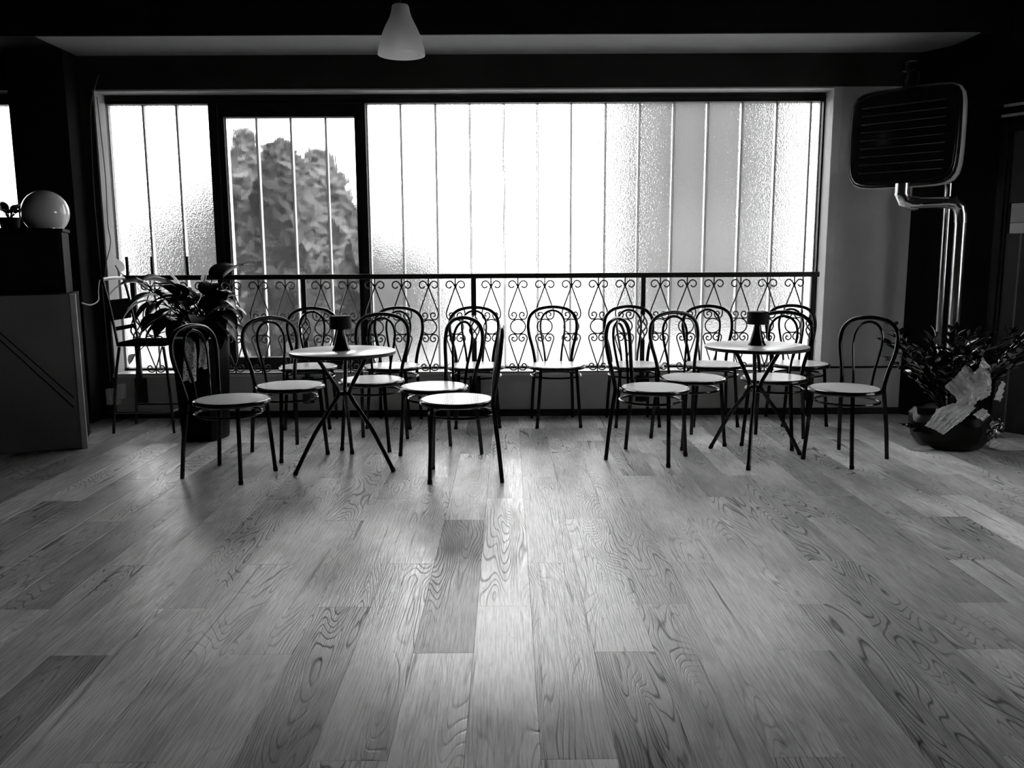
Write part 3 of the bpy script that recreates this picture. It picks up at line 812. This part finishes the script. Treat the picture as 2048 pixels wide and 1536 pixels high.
shell('casing', [(.90,.12),(.98,.10),(1.0,.06),(1.0,-.06),(.985,-.085),(.955,-.1)], M['heater'], ht)
shell('rim', [(1.0,.02),(1.012,.0),(1.02,-.03),(1.02,-.06),(1.0,-.08)], M['rim'], ht, False)
shell('front_grille', [(.93,-.098),(.92,-.106),(.86,-.11)], M['heater'], ht)
for k in range(9):
    z = -.24+k*.058
    MB().box(-.29, .29, -.122, -.108, z, z+.012).build('slat', M['heater'], ht, bevel=.004)
MB().box(-.05, .05, .11, .34, -.06, .06).build('wall_bracket', M['heater'], ht, bevel=.004)
MB().lathe([(.001,.335),(.05,.335),(.05,.40),(.035,.42),(.035,.46),(.06,.47),(.06,.52),(.02,.54),(.001,.54)], 24).build('top_valve', M['heater'], ht, True)
fl = thing('flue_pipe', 'shiny metal flue pipe bending out under the wall heater down to the floor', 'pipe', (0,0,0))
def pipe(name, pts, r, par, m='chrome', sub=1): return MB().tube(spline(pts, sub) if sub > 1 else pts, r, 20).build(name, M[m], par, True)
e1 = [(2.81,6.10,1.775),(2.81,6.10,1.70),(2.83,6.095,1.655),(2.87,6.085,1.635),(2.915,6.075,1.632)]
pipe('elbow', e1, .050, fl)
for p, d in ((e1[1], (0,0,1)), (e1[2], (.5,-.1,-.7)), (e1[3], (1,-.2,-.2))):
    v = Vector(p); dv = Vector(d).normalized()
    pipe('joint_ring', [v-dv*.003, v+dv*.003], .0525, fl)
pipe('cross_pipe', [(2.905,6.077,1.634),(3.10,6.02,1.638)], .040, fl)
e2 = [(3.095,6.022,1.638),(3.14,6.01,1.632),(3.175,6.002,1.60),(3.187,6.0,1.55),(3.19,6.0,1.50)]
pipe('elbow', e2, .044, fl)
for p, d in ((e2[1], (1,-.2,-.3)), (e2[2], (.5,0,-.8)), (e2[4], (0,0,1))):
    v = Vector(p); dv = Vector(d).normalized()
    pipe('joint_ring', [v-dv*.003, v+dv*.003], .0465, fl)
pipe('down_pipe', [(3.19,6.0,1.505),(3.20,6.0,0.0)], .041, fl)
pipe('damper_rod', [(2.93,6.03,1.628),(3.04,5.985,1.634)], .006, fl, 'black')
sp = thing('supply_pipe', 'slim upright metal pipe behind the flue, under the wall heater', 'pipe', (0,0,0))
pipe('pipe', [(3.242,6.30,1.80),(3.25,6.30,.60)], .028, sp)
pipe('end_cap', [(3.25,6.30,.602),(3.25,6.30,.575)], .032, sp)

# ------------------------------------------------------------------ things on the angled wall
az = math.atan2(DW.y, DW.x)
def on_wall(t, z=0): p = DW0+DW*t; return (p.x, p.y, z)
dr = sempty('door_1', 'dark grey door with stepped casing in the angled wall', on_wall(.66), az)
# local: x along the wall towards the camera, -y into the room
for k, (x0, x1, dd) in enumerate(((0,.03,.02), (.033,.06,.032), (.063,.085,.022))):
    MB().box(x0, x1, -dd, .0, 0, 2.12).build('casing', M['frame'], dr, bevel=.003)
MB().box(.0, .95, -.03, 0, 2.12, 2.2).build('casing_head', M['frame'], dr, bevel=.003)
MB().box(.087, .93, -.012, 0, .0, 2.12).build('door_leaf', M['door'], dr)
wbx = thing('wall_dispenser', 'black box with pale lower band on the dark door side wall', 'dispenser', on_wall(.79, 1.42), az)
MB().box(0, .16, -.09, -.013, 0, .21).build('body', M['black'], wbx, bevel=.008)
MB().box(.02, .162, -.093, -.02, -.001, .07).build('lower_band', M['white_plastic'], wbx, bevel=.004)
MB().box(.02, .162, -.0925, -.02, .072, .205).build('front_cover', M['counter_edge'], wbx, bevel=.004)
tag(MB().tube([(.06,-.03,0),(.055,-.03,-1.40)], .006, 6).build('drop_cable', M['cable_dark'], None, True, loc=on_wall(.80, 1.42), rz=az), 'grey cable hanging below the wall dispenser', 'cable')
shf = thing('wall_shelf', 'small dark shelf with pale edges high on the angled wall', 'shelf', on_wall(.72, 2.21), az)
MB().box(0, .5, -.14, -.001, 0, .015).build('board', M['black'], shf); MB().box(0, .5, -.144, -.14, -.002, .017).build('edge_strip', M['counter_edge'], shf)
MB().box(0, .5, -.12, -.001, .07, .085).build('board', M['black'], shf); MB().box(0, .5, -.124, -.12, .068, .087).build('edge_strip', M['counter_edge'], shf)
for x in (.0, .485): MB().box(x, x+.015, -.12, -.001, .015, .07).build('side', M['black'], shf)

# ------------------------------------------------------------------ gift-wrapped plant
zz = thing('wrapped_plant', 'gift-wrapped plant of glossy leaflets in dark paper and white tulle', 'plant', (2.965, 5.52, 0))
rnd = random.Random(5)
mb = MB(); n = 48; vs = []
rows = [(.15,.0),(.20,.015),(.235,.07),(.25,.14),(.255,.2),(.225,.24),(.17,.235),(.02,.23)]
for r, z in rows:
    for j in range(n):
        a = 2*PI*j/n; k = 1+.05*math.sin(a*9+z*12)*min(1, z*9)+.04*math.sin(a*4+1)*min(1, z*9)
        vs.append((r*k*math.cos(a), r*k*math.sin(a), z+(.02*math.sin(a*5) if z > .1 else 0)))
fs = [(i*n+j, i*n+(j+1) % n, (i+1)*n+(j+1) % n, (i+1)*n+j) for i in range(len(rows)-1) for j in range(n)]+[tuple(range(n-1,-1,-1))]
mb.add(vs, fs); mb.build('pot_wrap', M['wrap'], zz, True)
def frond(az, el, ln, bend):
    a = math.radians(az); e = math.radians(el)
    d = Vector((math.cos(a)*math.cos(e), math.sin(a)*math.cos(e), math.sin(e)))
    p = Vector((.05*math.cos(a), .05*math.sin(a), .22)); pts = [p.copy()]
    k = 10
    for i in range(k):
        d = (d+Vector((math.cos(a)*bend/k, math.sin(a)*bend/k, -bend*.5/k))).normalized(); p = p+d*(ln/k); pts.append(p.copy())
    mb = MB(); mb.tube(pts, [.006-.004*i/k for i in range(k+1)], 5)
    for i in range(3, k+1):
        dd = (pts[i]-pts[i-1]).normalized(); s = dd.cross(Vector((0,0,1)))
        if s.length < .1: s = Vector((1,0,0))
        s.normalize()
        for sg in (1, -1):
            dv = (dd*.75+s*sg*.8+Vector((rnd.uniform(-.15,.15), rnd.uniform(-.15,.15), rnd.uniform(-.1,.25)))).normalized()
            blade(mb, pts[i], dv, rnd.uniform(.075,.105), rnd.uniform(.036,.048), .3, .3, n=5, tw=rnd.uniform(-.6,.6))
    blade(mb, pts[-1], dd, .09, .042, .2, .3, n=5)
    return mb.build('frond', M['leaf_zz'], zz, True)
for i in range(30):
    a_ = (i*137.5+rnd.uniform(-12,12)) % 360; k_ = .5 if 15 < a_ < 150 else 1
    frond(a_, rnd.uniform(58,84) if k_ == 1 else rnd.uniform(74,86), (.85 if k_ < 1 else 1)*rnd.uniform(.42,.66), k_*rnd.uniform(.15,.5))
for az_, el, ln, b in ((190,66,.72,.3),(205,58,.60,.3),(215,62,.62,.4),(-20,64,.74,.3),(-35,58,.68,.3),(0,60,.70,.3),(330,66,.74,.2)):
    frond(az_, el, ln, b)
def crumple(pts_rows, name, m, amp=.003, seed=0, sub=9, pleat=.022):
    """a sheet through a small grid of points, creased"""
    r2 = random.Random(seed); R = len(pts_rows); Cn = len(pts_rows[0]); vs = []
    def P(u, v):
        i = min(int(u*(R-1)), R-2); j = min(int(v*(Cn-1)), Cn-2); a = u*(R-1)-i; b = v*(Cn-1)-j
        A, B, C_, D = (Vector(pts_rows[i][j]), Vector(pts_rows[i+1][j]), Vector(pts_rows[i][j+1]), Vector(pts_rows[i+1][j+1]))
        return A*(1-a)*(1-b)+B*a*(1-b)+C_*(1-a)*b+D*a*b
    mb = MB(); nu, nv = sub*(R-1), sub*(Cn-1)
    ph = r2.uniform(0, 6); fq = r2.uniform(9, 13)
    def Q(u, v):
        tri = abs(((v*fq+u*2.5+ph) % 2)-1)-.5                     # pleats
        return P(u, v)+Vector((0, -1, .35))*tri*pleat+Vector((r2.uniform(-amp,amp), r2.uniform(-amp,amp), r2.uniform(-amp,amp)))
    mb.grid(Q, nu, nv)
    o = mb.build(name, m, zz, False); so = o.modifiers.new('sheet', 'SOLIDIFY'); so.thickness = .0012
    return o
# sheets given in the plant's own space (x right, y depth, z up)
crumple([[(-.16,-.20,.44),(-.12,-.26,.52),(-.06,-.24,.58)], [(-.12,-.28,.36),(-.05,-.33,.43),(.0,-.29,.50)], [(-.10,-.22,.28),(-.02,-.28,.31),(.05,-.26,.38)]], 'tulle_wrap', M['tulle'], seed=1)
crumple([[(-.07,-.27,.46),(-.02,-.33,.58),(.02,-.28,.64)], [(-.03,-.31,.40),(.02,-.36,.50),(.06,-.30,.58)], [(.02,-.30,.36),(.07,-.32,.40),(.09,-.27,.46)]], 'tulle_wrap', M['tulle'], seed=2)
crumple([[(-.25,-.16,.17),(-.22,-.24,.16),(-.18,-.26,.13)], [(-.20,-.20,.29),(-.15,-.30,.27),(-.10,-.31,.23)], [(-.10,-.22,.33),(-.04,-.31,.33),(.0,-.29,.31)]], 'tulle_wrap', M['tulle'], seed=3)
crumple([[(-.02,-.30,.27),(.03,-.32,.32)], [(.04,-.31,.23),(.09,-.30,.27)]], 'tulle_wrap', M['tulle'], seed=4)
crumple([[(.14,-.24,.36),(.18,-.24,.48)], [(.20,-.22,.34),(.22,-.21,.46)]], 'tulle_wrap', M['tulle'], seed=6)
crumple([[(.09,-.27,.17),(.13,-.28,.22),(.18,-.25,.23)], [(.10,-.30,.10),(.15,-.31,.15),(.20,-.27,.19)]], 'foil_wrap', M['foil'], .012, seed=5)
crumple([[(-.30,-.12,.012),(-.26,-.19,.012)], [(-.19,-.10,.03),(-.19,-.17,.02)]], 'paper_corner', M['paper'], .002, seed=7, pleat=.004)
crumple([[(.20,-.13,.02),(.24,-.17,.012)], [(.24,-.06,.07),(.31,-.10,.03)]], 'paper_corner', M['paper'], .002, seed=8, pleat=.006)
crumple([[(-.34,.0,.16),(-.30,-.12,.13)], [(-.20,.0,.18),(-.18,-.14,.10)], [(-.12,.0,.05),(-.10,-.18,.03)]], 'pot_wrap_fold', M['wrap'], .006, seed=9)
